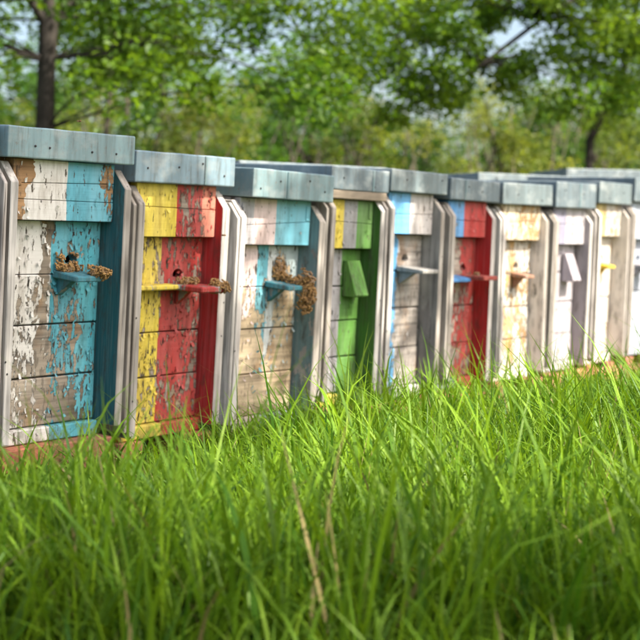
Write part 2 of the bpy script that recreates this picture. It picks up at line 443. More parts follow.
frames = []
GRP = 'beehives standing in one long row'
for i, h in enumerate(HIVES):
    rs = random.Random(100 + i)
    a, b = on_row(h['x'][0], h['fw']), on_row(h['x'][1], h['fw'])
    mid = (a + b) / 2
    W = (b - a).length
    depth = mid.y
    zt, zr, zb, z0 = [CAM_H + (HORIZON - yy) / F * dd for yy, dd in zip(h['y'], (depth, depth, depth - .0, depth - .0))]
    lean = R(h['lean'])
    base = mid - NRM * (math.tan(lean) * (zt - z0))
    base.z = z0
    M = Matrix.Translation(base) @ Matrix.Rotation(math.atan2(D.y, D.x), 4, 'Z') @ Matrix.Rotation(lean, 4, 'X') \
        @ Matrix.Rotation(R(rs.uniform(-.35, .35)), 4, 'Y')
    root = empty('beehive', M)
    tag(root, h['label'], 'beehive', GRP)
    frames.append((M, W, zt - z0, zr - z0, zb - z0))
    HT, HR, HB = zt - z0, zr - z0, zb - z0
    hw = W / 2 - .004
    wt = .044                         # wing thickness
    iw = hw - .006 - wt               # half of the clear width between the wings
    YW, YB, YL, BACK = -.003, .036, .082, .60
    seed = i * 2.37 + .5
    wood = h.get('wood', WGREY)
    vis = lambda bands, o: [(1 if e >= 1 else o + (1 - o) * e, c, pe) for e, c, pe in bands]
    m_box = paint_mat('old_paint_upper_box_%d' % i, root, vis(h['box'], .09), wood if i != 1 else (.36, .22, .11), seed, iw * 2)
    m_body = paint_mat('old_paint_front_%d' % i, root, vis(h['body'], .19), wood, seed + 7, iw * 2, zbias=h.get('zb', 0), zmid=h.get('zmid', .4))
    m_side = side_paint('old_paint_side_%d' % i, root, h['side'], seed, h['wear'])
    # --- side walls that run on past the front as wings, bare grey on their front edge
    for s in (-1, 1):
        xa, xb = (iw + .002, iw + .002 + wt) if s > 0 else (-iw - .002 - wt, -iw - .002)
        top = HR - .012 - (.004 if s > 0 else .0)
        zl = .012 + rs.uniform(0, .02)
        jy = rs.uniform(-.006, .010)
        bm = bm_prism([(YW + jy, zl), (YW + jy, top - .055), (YW + jy + .045, top), (BACK, top), (BACK, zl)], 'x', xa if s > 0 else xa + .015, xb if s < 0 else xb - .015, .0025)
        lx, wy = rs.uniform(-.006, .006), rs.uniform(-.007, .007)
        def warp(b):
            for v in b.verts:
                u = v.co.z / HR
                v.co.y += wy * math.sin(u * 3.1) if v.co.y < .3 else 0
                v.co.x += lx * (u - .5) * (1 if s > 0 else -1) * .5
        warp(bm)
        for f in bm.faces:
            n = f.normal
            f.material_index = 1 if n.y < -.35 or abs(n.z) > .6 else (0 if n.x * s < -.5 else 2)
        w = obj_bm('side_wall', bm, [m_side, grey_edge[(i + (s > 0)) % 4], raw_side], root)
        ca, cb = (xb - .0135, xb) if s > 0 else (xa, xa + .0135)
        jb = jy + rs.uniform(.003, .016)
        bm = bm_prism([(YW + jb, zl + rs.uniform(0, .03)), (YW + jb, top - .06), (YW + jb + .04, top - .01), (BACK, top - .01), (BACK, zl)], 'x', ca, cb, .002)
        warp(bm)
        obj_bm('cladding_board', bm, [grey_edge[(i + 2 + (s > 0)) % 4]], w)
        for k in range(2):                     # nail heads on the front edge
            bmn = bmesh.new(); bmesh.ops.create_circle(bmn, cap_ends=True, segments=8, radius=.0034, matrix=Matrix.Translation(((xa + xb) / 2 + rs.uniform(-.008, .008), YW + jy - .001, rs.uniform(.15, .7) * HR)) @ Matrix.Rotation(math.pi / 2, 4, 'X'))
            obj_bm('nail', bmn, nail_m, w)
    # --- floor board
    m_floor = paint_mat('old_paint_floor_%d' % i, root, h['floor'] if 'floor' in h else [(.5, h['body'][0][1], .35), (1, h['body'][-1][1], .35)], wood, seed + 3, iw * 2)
    obj_bm('floor_board', bm_box(-iw, iw, YL - .022, BACK - .01, 0, .042, .003), m_floor, root)
    # --- body planks
    npl = [4, 4, 4, 4, 4, 4, 4, 4, 4, 4, 4][i]
    za, ze = .044, HB
    cuts = [za + (ze - za) * k / npl for k in range(npl + 1)]
    for k in range(1, npl): cuts[k] += rs.uniform(-.012, .012)
    hole_z = HB - {1: .118, 2: .125, 3: .10, 5: .10, 6: .135, 7: .12, 9: .11}.get(i, .105)
    cuts[npl - 1] = min(cuts[npl - 1], hole_z - .030)
    hx = {1: .085, 2: .075, 3: .085, 5: .045, 6: .065, 7: .05, 9: .02}.get(i, .05)
    for k in range(npl):
        dy = rs.uniform(-.003, .003); g = rs.uniform(.0012, .0028)
        lo, hi = cuts[k] + g, cuts[k + 1] - g
        if k == npl - 1 and 'hood' not in h:
            bm = plank_with_hole(-iw + .001, iw - .001, YL + dy, YL + .032, lo, hi, hx, hole_z, .021)
        else:
            bm = bm_box(-iw + .001, iw - .001, YL + dy, YL + .032, lo, hi, .0028)
        tilt = rs.uniform(-.006, .006)
        for v in bm.verts: v.co.z += v.co.x * tilt
        obj_bm('plank', bm, m_body, root)
    # --- upper box boards, a little proud of the body
    nb = [2, 3, 2, 2, 2, 2, 2, 2, 2, 2, 2][i]
    bt = HR - (.0 if not h.get('rim') else .034)
    seam = [(HB + .003, 0.0)] + [(HB + .003 + (bt - .004 - HB) * (k + rs.uniform(-.12, .12)) / nb, rs.uniform(-.03, .05)) for k in range(1, nb)] + [(bt - .001, 0.0)]
    for k in range(nb):
        g = .0008
        (lo, sl), (hi, sh) = seam[k], seam[k + 1]
        bm = bm_box(-iw + .0015, iw - .0015, YB + rs.uniform(-.001, .001), YL + .03, lo + (g if k else 0), hi - g, .0014)
        for v in bm.verts: v.co.z += v.co.x * (sl if v.co.z < (lo + hi) / 2 else sh)
        obj_bm('box_board', bm, m_box, root)
    for s in (-1, 1):                          # worn corner joints of the upper box
        for zz in ([.62] if i > 3 else [.55]):
            cx = s * (iw - .022); zc = HB + (bt - HB) * (zz + .17); hh = (bt - HB) * .16
            obj_bm('corner_joint', bm_box(cx - .010, cx + .010, YB - .0035, YB + .01, zc - hh, zc + hh, .0015), m_box, root)
    if h.get('rim'):
        obj_bm('wooden_rim', bm_box(-hw + .01, hw - .01, YW + .004, BACK - .01, bt + .001, HR - .001, .003), raw_x, root)
    # --- curled paint flakes lifting off the boards
    if i in (1, 2, 3, 4, 6, 7):
        fv, ff, fc = [], [], []
        cnt = {1: 150, 2: 150, 3: 90, 4: 40, 6: 70, 7: 60}[i]
        spots = []
        for _ in range(cnt):
            if rs.random() < (.08 if i in (1, 3) else .2): z_, y_ = rs.uniform(HB + .01, bt - .01), YB - .002
            else: z_, y_ = rs.uniform(.06, HB - .01), YL - .004
            spots.append((rs.uniform(-iw + .012, iw - .012), y_, z_))
        for (x_, y_, z_) in spots:
            fw_, fh_ = rs.uniform(.002, .0065), rs.uniform(.005, .018); lift = rs.uniform(.002, .007); ro = rs.gauss(0, .5); sd_ = rs.choice((-1, 1))
            b0_ = len(fv)
            for u in range(4):
                for w_ in (-1, 1):
                    t_ = u / 3
                    dx, dz = w_ * fw_ * (.7 + .3 * rs.random()), (t_ - .5) * fh_ * sd_
                    fv.append((x_ + dx * math.cos(ro) - dz * math.sin(ro), y_ - lift * t_ * t_, z_ + dx * math.sin(ro) + dz * math.cos(ro)))
            for u in range(3):
                ff += [b0_ + 2 * u, b0_ + 2 * u + 1, b0_ + 2 * u + 3, b0_ + 2 * u + 2]; fc.append(4)
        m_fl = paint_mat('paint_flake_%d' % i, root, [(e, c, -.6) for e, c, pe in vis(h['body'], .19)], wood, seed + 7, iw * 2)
        tag(mesh_np('paint_flake', np.array(fv), ff, fc, m_fl, root), kind='stuff')
    # --- back wall
    obj_bm('back_wall', bm_box(-iw, iw, BACK - .035, BACK - .002, .044, HR - .004, .002), raw_x, root)
    obj_bm('inner_cover', bm_box(-iw, iw, YL + .034, BACK - .037, HR - .025, HR - .006, .002), raw_x, root)
    # --- roof
    roof = obj_bm('roof', roof_mesh(hw - h.get('roof_in', 0) / 2, 0, .64, HR, HT, i * 1.9), tin[i % 4] if i < 4 else far_tin[i % 2], root)
    if 'roof_in' in h: roof.location = (h['roof_in'] / 2, -.022, 0)
    roof.rotation_euler = (0, R(rs.uniform(-.5, .5)), R(rs.uniform(-.6, .6)))
    nn = 4 if i < 4 else 2
    if i in (2, 3, 4, 6, 8):                   # lapped sheet joint
        sx_ = rs.uniform(-.1, .12)
        obj_bm('sheet_seam', bm_box(sx_ - .006, sx_ + .006, -.0035, .003, HR + .002, HT - .003, .001), tin[(i + 1) % 4], roof)
    for k in range(nn):
        xx = -hw + h.get('roof_in', 0) + (2 * hw - 2 * h.get('roof_in', 0)) * (k + .5 + rs.uniform(-.3, .3)) / nn
        bmn = bmesh.new(); bmesh.ops.create_uvsphere(bmn, u_segments=8, v_segments=4, radius=.0036, matrix=Matrix.Translation((xx, -.001, HR + (HT - HR) * rs.uniform(.2, .8))))
        obj_bm('nail', bmn, nail_m, roof)
    # --- landing board with its bracket, or a sloping hood over the entrance
    lz = hole_z - .014 - .012
    if 'hood' in h:
        hz = HB - .045
        m_h = side_paint('old_paint_hood_%d' % i, root, h['hood'], seed + 2, .15)
        bm = bm_prism([(YL - .005, hz), (YL - .022, hz), (YL - .070, hz - .13), (YL - .064, hz - .137), (YL - .005, hz - .137)], 'x', .025, .115, .002)
        obj_bm('entrance_hood', bm, m_h, root)
    elif i == 2:
        m_y = side_paint('yellow_landing_paint', root, YEL, seed + 2, .55); m_r = side_paint('red_landing_paint', root, RED, seed + 3, .6)
        l1 = obj_bm('landing_board', bm_box(-.19, .018, YL - .062, YL - .004, lz - .016, lz, .004), m_y, root)
        l2 = obj_bm('landing_board', bm_box(.020, .145, YL - .150, YL - .004, lz - .020, lz - .001, .004), m_r, root)
        obj_bm('bracket', bm_prism([(YL - .004, lz - .021), (YL - .06, lz - .021), (YL - .004, lz - .07)], 'x', .06, .085, .002), m_r, root)
    else:
        m_l = side_paint('old_paint_landing_%d' % i, root, h['land'], seed + 2, .40 if i != 5 else .95)
        sz = {1: (.005, .115, .105), 3: (.01, .125, .11), 5: (-.03, .10, .13), 6: (-.15, .01, .075), 7: (.0, .09, .08), 9: (-.04, .05, .075)}.get(i, (-.05, .09, .11))
        bm = bm_prism([(YL - .004, lz), (YL - sz[2], lz - .012), (YL - sz[2], lz - .028), (YL - .004, lz - .022)], 'x', sz[0], sz[1], .003)
        lb = obj_bm('landing_board', bm, m_l, root)
        obj_bm('bracket', bm_prism([(YL - .004, lz - .023), (YL - sz[2] * .6, lz - .027), (YL - .004, lz - .075)], 'x', sz[0] + .02, sz[0] + .045, .002), m_l, lb)
        if 'land2' in h:
            m_2 = side_paint('red_landing_strip', root, h['land2'], seed + 4, .4)
            obj_bm('landing_board', bm_box(.0, .13, YL - .14, YL - .004, lz - .018, lz, .003), m_2, root)
    # --- brick stand
    st = empty('brick_stand', M.copy())
    nm = ['the outermost hive', 'the white and sky-blue hive', 'the yellow and red hive', 'the pink and blue hive', 'the yellow, grey and green hive', 'the bare grey hive', 'the blue and red hive', 'the flaking white hive', 'the lavender hive', 'the hive with yellow landing board', 'the bluish grey hive'][i]
    tag(st, 'low red brick stand in grass under ' + nm, 'brick stand', 'brick stands under the hives')
    ncr = max(1, int(math.ceil((z0 + .01) / .068)))
    for sx in (-1, 1):
        for yy in (.10, .47):
            for k in range(ncr):
                z1_ = -.003 - .069 * k
                jx, jy = rs.uniform(-.012, .012), rs.uniform(-.03, .02)
                bm = bm_box(-.125, .125, -.06, .06, -.0325, .0325, .004)
                br = obj_bm('brick', bm, brick_m[rs.randrange(3)], st)
                br.matrix_local = Matrix.Translation((sx * (iw - (.10 if i == 1 else .03)) + jx, yy + jy + (0 if i == 1 else .05), z1_ - .0325)) @ Matrix.Rotation(R(rs.uniform(-5, 5) + (0 if i == 1 else 90)), 4, 'Z')

# loose bricks half buried by the far hives
for k, (px, py, dep, rot) in enumerate([(585, 375, 7.25, 30), (611, 371, 7.5, 48), (628, 368, 7.7, 40), (470, 398, 5.95, 20), (398, 408, 5.05, 62)]):
    p = at(px, py, dep)
    o = obj_bm('loose_brick', bm_box(-.125, .125, -.06, .06, -.0325, .0325, .005), brick_m[k % 3])
    o.matrix_world = Matrix.Translation((p.x, p.y, max(.03, p.z - .02))) @ Matrix.Rotation(R(rot), 4, 'Z') @ Matrix.Rotation(R(4), 4, 'X')
    tag(o, 'orange clay brick lying loose in the grass at a hive foot', 'brick', 'loose bricks at the hive feet')

# ------------------------------------------------------------------ long hives behind the row: only their roofs rise above it
def chest_hive(p0, p1, ztop, label, mi):
    a, b = Vector(p0), Vector(p1)
    d = (b - a); Ln = d.length; d.normalize()
    M = Matrix.Translation(((a.x + b.x) / 2, (a.y + b.y) / 2, 0)) @ Matrix.Rotation(math.atan2(d.y, d.x), 4, 'Z')
    r = empty('chest_hive', M); tag(r, label, 'beehive', 'long chest hives behind the row')
    hw = Ln / 2
    rf = obj_bm('roof', roof_mesh(hw, 0, .55, ztop - .10, ztop, mi * 2.2), far_tin[mi % 2], r)
    for k in range(4):
        bmn = bmesh.new(); bmesh.ops.create_uvsphere(bmn, u_segments=8, v_segments=4, radius=.006, matrix=Matrix.Translation((-hw + Ln * (k + .5) / 4, -.001, ztop - .03)))
        obj_bm('nail', bmn, nail_m, rf)
    n = 5; z0, z1 = .25, ztop - .101
    for k in range(n):
        zz0, zz1 = z0 + (z1 - z0) * k / n, z0 + (z1 - z0) * (k + 1) / n
        obj_bm('plank', bm_box(-hw + .03, hw - .03, .035, .065, zz0 + .002, zz1 - .002, .003), raw_x, r)
        obj_bm('plank', bm_box(-hw + .03, hw - .03, .475, .505, zz0 + .002, zz1 - .002, .003), raw_x, r)
    for s in (-1, 1):
        obj_bm('end_wall', bm_box(s * (hw - .015) - .014, s * (hw - .015) + .014, .036, .504, z0, z1, .003), raw_side, r)
        for yy in (.09, .45):
            obj_bm('leg', bm_box(s * (hw - .08) - .025, s * (hw - .08) + .025, yy - .025, yy + .025, -.05, z0 - .002, .003), raw_side, r)
    obj_bm('floor_board', bm_box(-hw + .031, hw - .031, .066, .474, z0 + .004, z0 + .03, .002), raw_x, r)
def plan(px, depth): return ((px - 320) / F * depth, depth, 0)
def zat(py, depth): return CAM_H + (HORIZON - py) / F * depth
chest_hive(plan(240, 6.0), plan(388, 6.55), zat(164.5, 6.27), 'long hive roof of blue grey tin seen over the pink and blue hive', 0)
chest_hive(plan(478, 8.1), plan(612, 8.75), zat(175.5, 8.4), 'long hive roof of pale tin seen over the flaking white hive', 1)
chest_hive(plan(566, 10.2), plan(706, 10.6), zat(170.5, 10.4), 'farthest long hive with blue tin roof behind the white hives', 2)

# ------------------------------------------------------------------ bees
q = NT('bee_body'); P = coords(q)
sep = q.n('SeparateXYZ'); q.set(sep.inputs[0], P)
band = q.math('SINE', q.math('MULTIPLY', sep.outputs[0], 2600.0))
fur = q.mapr(sep.outputs[0], .0005, .0015)
c = q.mix(q.mapr(band, -.2, .3), (.03, .018, .009), (.36, .18, .045))
q.set(q.p.inputs['Base Color'], q.mix(fur, c, (.25, .145, .055))); q.p.inputs['Roughness'].default_value = .7
bee_m = q.m
q = NT('bee_wing'); q.p.inputs['Base Color'].default_value = (.25, .2, .15, 1); q.p.inputs['Roughness'].default_value = .3
q.p.inputs['Alpha'].default_value = .3
wing_m = q.m
bee_plain = plain('bee_fur', (.33, .185, .06), .8, 0, .7, 260)
bm = bmesh.new()
for cx, rx, ry in ((-.004, .0050, .0030), (.0028, .0030, .0029), (.0062, .0016, .0019)):
    bmesh.ops.create_uvsphere(bm, u_segments=8, v_segments=6, radius=1, matrix=Matrix.Translation((cx, 0, .0025)) @ Matrix.Diagonal((rx, ry, ry, 1)) @ Matrix.Rotation(math.pi / 2, 4, 'Y'))
for s in (-1, 1):
    vs = [bm.verts.new(p) for p in ((.003, s * .001, .0049), (-.001, s * .0044, .0056), (-.0075, s * .0042, .0056), (-.0065, s * .0012, .0052))]
    bm.faces.new(vs if s < 0 else vs[::-1]).material_index = 1
    for lx in (.0045, .0025, .0005):
        vs = [bm.verts.new(p) for p in ((lx, s * .0015, .002), (lx + .0004, s * .0015, .002), (lx + .0006, s * .0045, -.0002), (lx, s * .0045, -.0002))]
        bm.faces.new(vs)
bee_me = bpy.data.meshes.new('bee'); bm.to_mesh(bee_me); bm.free()
bee_me.materials.append(bee_m); bee_me.materials.append(wing_m)
bee_me.polygons.foreach_set('use_smooth', [True] * len(bee_me.polygons))
def bee(M, label, group):
    o = bpy.data.objects.new('bee', bee_me); link(o); o.matrix_world = M
    return tag(o, label, 'bee', group)
def bee_on(M, loc, normal, rs, label, group):
    n = Vector(normal).normalized()
    t = n.orthogonal().normalized()
    rot = Matrix((t, n.cross(t), n)).transposed().to_4x4() @ Matrix.Rotation(rs.uniform(0, 6.28), 4, 'Z')
    bee(M @ Matrix.Translation(loc) @ rot @ Matrix.Scale(rs.uniform(.95, 1.45), 4), label, group)
def hz_of(i):
    return frames[i][4]
def blob(i, cen, rad, n, label, group, seed):
    rs = random.Random(seed); M = frames[i][0]
    for _ in range(n):
        v = Vector((rs.gauss(0, 1), rs.gauss(0, 1), rs.gauss(0, 1))).normalized()
        if v.y > .35: v.y = -v.y
        p = Vector(cen) + Vector((v.x * rad[0], v.y * rad[1], v.z * rad[2])) * rs.uniform(.12, 1.0) ** .6
        bee_on(M, p, v, rs, label, group)
YL = .082
land = {o.parent: o for o in bpy.data.objects if o.name.startswith('landing_board') and o.parent}
def land_z(i):
    roots = [o for o in bpy.data.objects if o.name.split('.')[0] == 'beehive']
    return None
HOLE = {}
for i in range(len(HIVES)):
    ob = [o for o in bpy.data.objects if o.name.startswith('landing_board') and o.parent and (o.parent.matrix_basis.translation - frames[i][0].translation).length < 1e-4]
    if ob: HOLE[i] = max(v.co.z for v in ob[0].data.vertices)
nb_ = len(bee_me.vertices)
bv = np.empty(nb_ * 3, np.float32); bee_me.vertices.foreach_get('co', bv); bv = bv.reshape(-1, 3)
b_faces = [list(p.vertices) for p in bee_me.polygons if p.material_index == 0]
def bee_mass(i, parts, label, seed):
    """the packed inner bees of a cluster, too crowded to tell one from another"""
    rs = random.Random(seed); V, Fl, C_ = [], [], []
    M = frames[i][0]; o_ = M.translation
    for cen, rad, n in parts:
        for _ in range(n):
            v = Vector((rs.gauss(0, 1), rs.gauss(0, 1), rs.gauss(0, 1))).normalized()
            if v.y > .3: v.y = -v.y
            u = rs.uniform(.35, 1)
            T_ = M @ Matrix.Translation((cen[0] + v.x * rad[0] * u, cen[1] + v.y * rad[1] * u, cen[2] + v.z * rad[2] * u))
            nn_ = v; t_ = nn_.orthogonal().normalized()
            T_ = T_ @ Matrix((t_, nn_.cross(t_), nn_)).transposed().to_4x4() @ Matrix.Rotation(rs.uniform(0, 6.28), 4, 'Z') @ Matrix.Scale(rs.uniform(1.0, 1.3), 4)
            A = np.array(T_); b0_ = len(V) * nb_
            V.append(bv @ A[:3, :3].T + A[:3, 3])
            for f in b_faces: Fl += [b0_ + k for k in f]; C_.append(len(f))
    o = mesh_np('bee_cluster', np.concatenate(V) - np.array(o_), Fl, C_, bee_plain, None, None, True)
    o.location = o_
    tag(o, label, 'bees', kind='stuff')
lz = HOLE[1]
bee_mass(1, [((.105, YL - .080, lz - .002), (.030, .062, .020), 90), ((.05, YL - .02, lz + .010), (.060, .020, .016), 60), ((.03, YL - .006, lz + .03), (.02, .008, .02), 14)], 'brown mass of bees on the blue landing board of the white and sky-blue hive', 31)
lz = HOLE[2]
bee_mass(2, [((.135, YL - .11, lz - .004), (.030, .060, .022), 90), ((.08, YL - .03, lz + .006), (.065, .03, .012), 50)], 'brown mass of bees on the red landing board of the yellow and red hive', 32)
lz = HOLE[3]
bee_mass(3, [((.122, YL - .10, lz - .040), (.036, .040, .085), 170), ((.088, YL - .004, lz + .034), (.032, .012, .055), 60), ((.095, YL - .02, lz + .012), (.03, .02, .02), 30), ((.11, YL - .055, lz + .006), (.04, .055, .016), 60)], 'hanging brown mass of bees at the pink and blue hive entrance', 33)
lz = HOLE[1]; L = 'honeybee crawling on the blue landing board of the white and sky-blue hive'; G = 'bees on the sky-blue hive'
blob(1, (.05, YL - .018, lz + .006), (.060, .020, .012), 26, L, G, 1)
blob(1, (.105, YL - .075, lz - .004), (.030, .055, .018), 36, L, G, 2)
blob(1, (.085, YL - .008, lz + .03), (.016, .008, .022), 8, L, G, 3)
lz = HOLE[2]; L = 'honeybee clinging to the red landing board of the yellow and red hive'; G = 'bees on the yellow and red hive'
blob(2, (.08, YL - .03, lz + .006), (.065, .032, .014), 30, L, G, 4)
blob(2, (.135, YL - .11, lz - .004), (.026, .055, .020), 42, L, G, 5)
blob(2, (-.15, YL - .02, lz + .004), (.040, .02, .010), 8, L, G, 6)
lz = HOLE[3]; L = 'honeybee in the hanging cluster at the pink and blue hive entrance'; G = 'bees clustered on the pink and blue hive'
blob(3, (.085, YL - .006, lz + .038), (.030, .010, .052), 48, L, G, 7)
blob(3, (.11, YL - .055, lz + .002), (.035, .050, .012), 26, L, G, 8)
blob(3, (.122, YL - .10, lz - .035), (.038, .042, .088), 84, L, G, 9)
lz = HOLE[6]
blob(6, (.06, YL - .06, lz + .003), (.05, .05, .006), 8, 'honeybee on the landing board of the blue and red hive', 'bees on the blue and red hive', 10)
rsb = random.Random(5)
p = at(79, 122, 4.2)
bee(Matrix.Translation(p) @ Matrix.Rotation(2.6, 4, 'Z'), 'honeybee flying above the tin roof of the white and sky-blue hive', 'flying bees')
p = at(224, 236, 4.55)
bee(Matrix.Translation(p) @ Matrix.Rotation(.6, 4, 'Z'), 'honeybee flying before the red side wall of the yellow and red hive', 'flying bees')

# ------------------------------------------------------------------ grass
grass_m = leaf_mat('grass_blade', .30, .48, spec=.22)
def grass(name, roots, H, az, lean, curl, width, tint, seg=5):
    n = len(roots)
    t = np.linspace(0, 1, seg + 1)[None, :]
    ang = np.clip(lean[:, None] + curl[:, None] * t ** 1.6, 0, 2.7)     # angle from vertical along the blade
    ds = H[:, None] / seg
    hx = np.cumsum(np.concatenate([np.zeros((n, 1)), (np.sin(ang) * ds)[:, :-1]], 1), 1)
    hz = np.cumsum(np.concatenate([np.zeros((n, 1)), (np.cos(ang) * ds)[:, :-1]], 1), 1)
    cx, sx = np.cos(az)[:, None], np.sin(az)[:, None]
    X = roots[:, 0:1] + hx * cx; Y = roots[:, 1:2] + hx * sx; Z = np.maximum(hz, -.01) - .01
    tw = (rng.normal(0, .5, n))[:, None] + rng.normal(0, .5, n)[:, None] * t
    wx, wy = -np.sin(az[:, None] + tw), np.cos(az[:, None] + tw)
    w = width[:, None] * .5 * np.clip((1 - t ** 2.2), .03, 1) * (.65 + .35 * np.sin(np.minimum(t * 2.2, 1.57)))
    A = np.stack([X + wx * w, Y + wy * w, Z], 2); B = np.stack([X - wx * w, Y - wy * w, Z], 2)
    V = np.stack([A, B], 2).reshape(n * (seg + 1) * 2, 3)
    base = (np.arange(n) * (seg + 1) * 2)[:, None] + (np.arange(seg) * 2)[None, :]
    Fc = np.stack([base, base + 1, base + 3, base + 2], 2).reshape(-1)
    col = np.repeat(tint, (seg + 1) * 2, axis=0)
    o = mesh_np(name, V, Fc, np.full(n * seg, 4), grass_m, None, col, True)
    return o
row_d = np.array([D.x, D.y]); row_n = np.array([NRM.x, NRM.y]); row_0 = np.array([L0.x, L0.y])
def front_of_row(p):
    return (p - row_0) @ row_n
def scatter(n_tuft, ymin, ymax, spread, extra):
    y = np.sqrt(rng.uniform(ymin ** 2, ymax ** 2, n_tuft))
    x = rng.uniform(-1, 1, n_tuft) * (spread * y + extra)
    return np.stack([x, y], 1)
def smooth_noise(p, s, ph):
    return .5 + .25 * (np.sin(p[:, 0] * s + ph) * np.cos(p[:, 1] * s * 1.3 - ph) + np.sin(p[:, 0] * s * .47 + p[:, 1] * s * .71 + ph * 2))
def make_grass(name, n_tuft, per, ymin, ymax, spread, extra, hmean, hmax_front=None, wmul=1.0, label=None):
    T = scatter(n_tuft, ymin, ymax, spread, extra)
    fr = front_of_row(T)
    keep = (fr > -.02)
    T, fr = T[keep], fr[keep]
    n = len(T)
    hscale = hmean * (.35 + .75 * smooth_noise(T, 3.1, 1.3) + .55 * smooth_noise(T, 8.3, .4)) * rng.uniform(.7, 1.3, n)
    hscale *= np.clip(.30 + fr * .50, .30, 1.0)                         # trodden and thinner at the hive feet
    hscale *= 1 + .75 * np.exp(-(((T - np.array([.10, 4.55])) / np.array([.40, .33])) ** 2).sum(1))   # an uncut clump by the striped hive
    hue = rng.uniform(0, 1, n)
    idx = np.repeat(np.arange(n), per)
    m = len(idx)
    roots = T[idx] + rng.normal(0, .022, (m, 2))
    H = hscale[idx] * rng.uniform(.55, 1.25, m)
    az = rng.uniform(0, 2 * np.pi, n)[idx] + rng.normal(0, 1.3, m)
    lean = np.abs(rng.normal(.16, .34, m)); curl = np.abs(rng.normal(.6, .6, m))
    flop = rng.uniform(0, 1, m) < .20
    curl = np.where(flop, curl + rng.uniform(.6, 1.8, m), curl)
    long_ = rng.uniform(0, 1, m) < .08
    H = np.where(long_, H * 1.6 + .05, H); curl = np.where(long_, curl + rng.uniform(0, 1.3, m), curl)
    H = np.minimum(H, np.clip(.42 + .12 * fr[idx], .42, .70) * rng.uniform(.85, 1.1, m))
    W = rng.uniform(.0040, .0120, m) * wmul * np.where(rng.uniform(0, 1, m) < .15, 1.4, 1)
    g0 = np.array([.030, .110, .007]); g1 = np.array([.20, .325, .016]); dry = np.array([.34, .27, .12])
    k = np.clip(hue[idx] * .7 + rng.uniform(0, .5, m), 0, 1)[:, None]
    tint = g0 * (1 - k) + g1 * k
    tint *= rng.uniform(.8, 1.2, m)[:, None]
    dr = (rng.uniform(0, 1, m) < .03) | ((H < .09) & (rng.uniform(0, 1, m) < .3))
    dr &= ~long_
    tint[dr] = dry * rng.uniform(.6, 1.1, dr.sum())[:, None]
    z = np.zeros((m, 1))
    return tag(grass(name, np.hstack([roots, z]), H, az, lean, curl, W, tint), label, 'grass', kind='stuff')
make_grass('tall_grass', 10000, 7, 2.2, 6.2, .27, .30, .27, label='tall fresh green meadow grass growing before the hives')
make_grass('distant_grass', 4200, 6, 6.2, 14, .30, .6, .24, wmul=1.4, label='paler sunlit grass along the far end of the row')
make_grass('short_grass', 2000, 6, .5, 2.25, .3, .35, .09, wmul=.8, label='short grass in the foreground before the tall grass')
T = scatter(9000, 4, 26, .42, 2.0)
T = T[front_of_row(T) < -.7]
m = len(T)
tag(grass('meadow_grass', np.hstack([T, np.zeros((m, 1))]), rng.uniform(.15, .4, m), rng.uniform(0, 6.28, m), np.abs(rng.normal(.1, .15, m)), np.abs(rng.normal(.5, .4, m)),
    rng.uniform(.008, .02, m), np.array([.07, .15, .02]) * rng.uniform(.6, 1.5, (m, 1)), 3), 'rough meadow grass on the ground behind the hive row', 'grass', kind='stuff')

# ------------------------------------------------------------------ trees and shrubs
leafm = leaf_mat('tree_leaf', .52, .45)
bark = wood_mat('tree_bark', (.045, .037, .030), 'z', 9.0)
bark_pale = wood_mat('pale_stem_bark', (.12, .10, .07), 'z', 5.0)
def leaves(centres, radii, counts, size, cols, flat=.75, droop=.25):
    C = np.repeat(np.asarray(centres, float), counts, 0); Rr = np.repeat(np.asarray(radii, float), counts)
    n = len(C)
    d = rng.normal(0, 1, (n, 3)); d /= np.linalg.norm(d, axis=1)[:, None]
    P_ = C + d * (Rr * rng.uniform(.15, 1.0, n) ** .6)[:, None] * np.array([1, 1, flat])
    az = rng.uniform(0, 6.283, n); el = rng.normal(-droop, .45, n)
    a = np.stack([np.cos(az) * np.cos(el), np.sin(az) * np.cos(el), np.sin(el)], 1)
    r_ = rng.normal(0, 1, (n, 3)) * .45 + np.array([0, 0, 1.0])
    b = np.cross(a, r_); b /= np.linalg.norm(b, axis=1)[:, None] + 1e-9
    nn = np.cross(b, a)
    s = size * rng.uniform(.6, 1.3, n)
    def pt(u, v, w): return P_ + a * (s * u)[:, None] + b * (s * v)[:, None] + nn * (s * w)[:, None]
    V = np.stack([pt(0, 0, 0), pt(.42, .34, .10), pt(1.0, 0, -.06), pt(.42, -.34, .10)], 1).reshape(-1, 3)
    base = (np.arange(n) * 4)[:, None]
    Fc = (base + np.array([[0, 2, 1, 0, 3, 2]])).reshape(-1)
    c0, c1 = np.array(cols[0]), np.array(cols[1])
    clump = np.repeat(rng.uniform(0, 1, len(centres)), counts)
    k = np.clip(.55 * clump + .45 * rng.uniform(0, 1, n), 0, 1)[:, None]
    col = (c0 * (1 - k) + c1 * k) * rng.uniform(.8, 1.2, (n, 1))
    return V, Fc, np.full(n * 2, 3), np.repeat(col, 4, 0)
def curve_pts(a, b, sag, n=5, wig=.05):
    a, b = Vector(a), Vector(b); out = []
    L_ = (b - a).length
    for k in range(n + 1):
        t = k / n
        p = a.lerp(b, t); p.z += sag * 4 * t * (1 - t) * L_
        if 0 < k < n: p += Vector((random.uniform(-1, 1), random.uniform(-1, 1), random.uniform(-1, 1))) * wig * L_ * .5
        out.append(p)
    return out
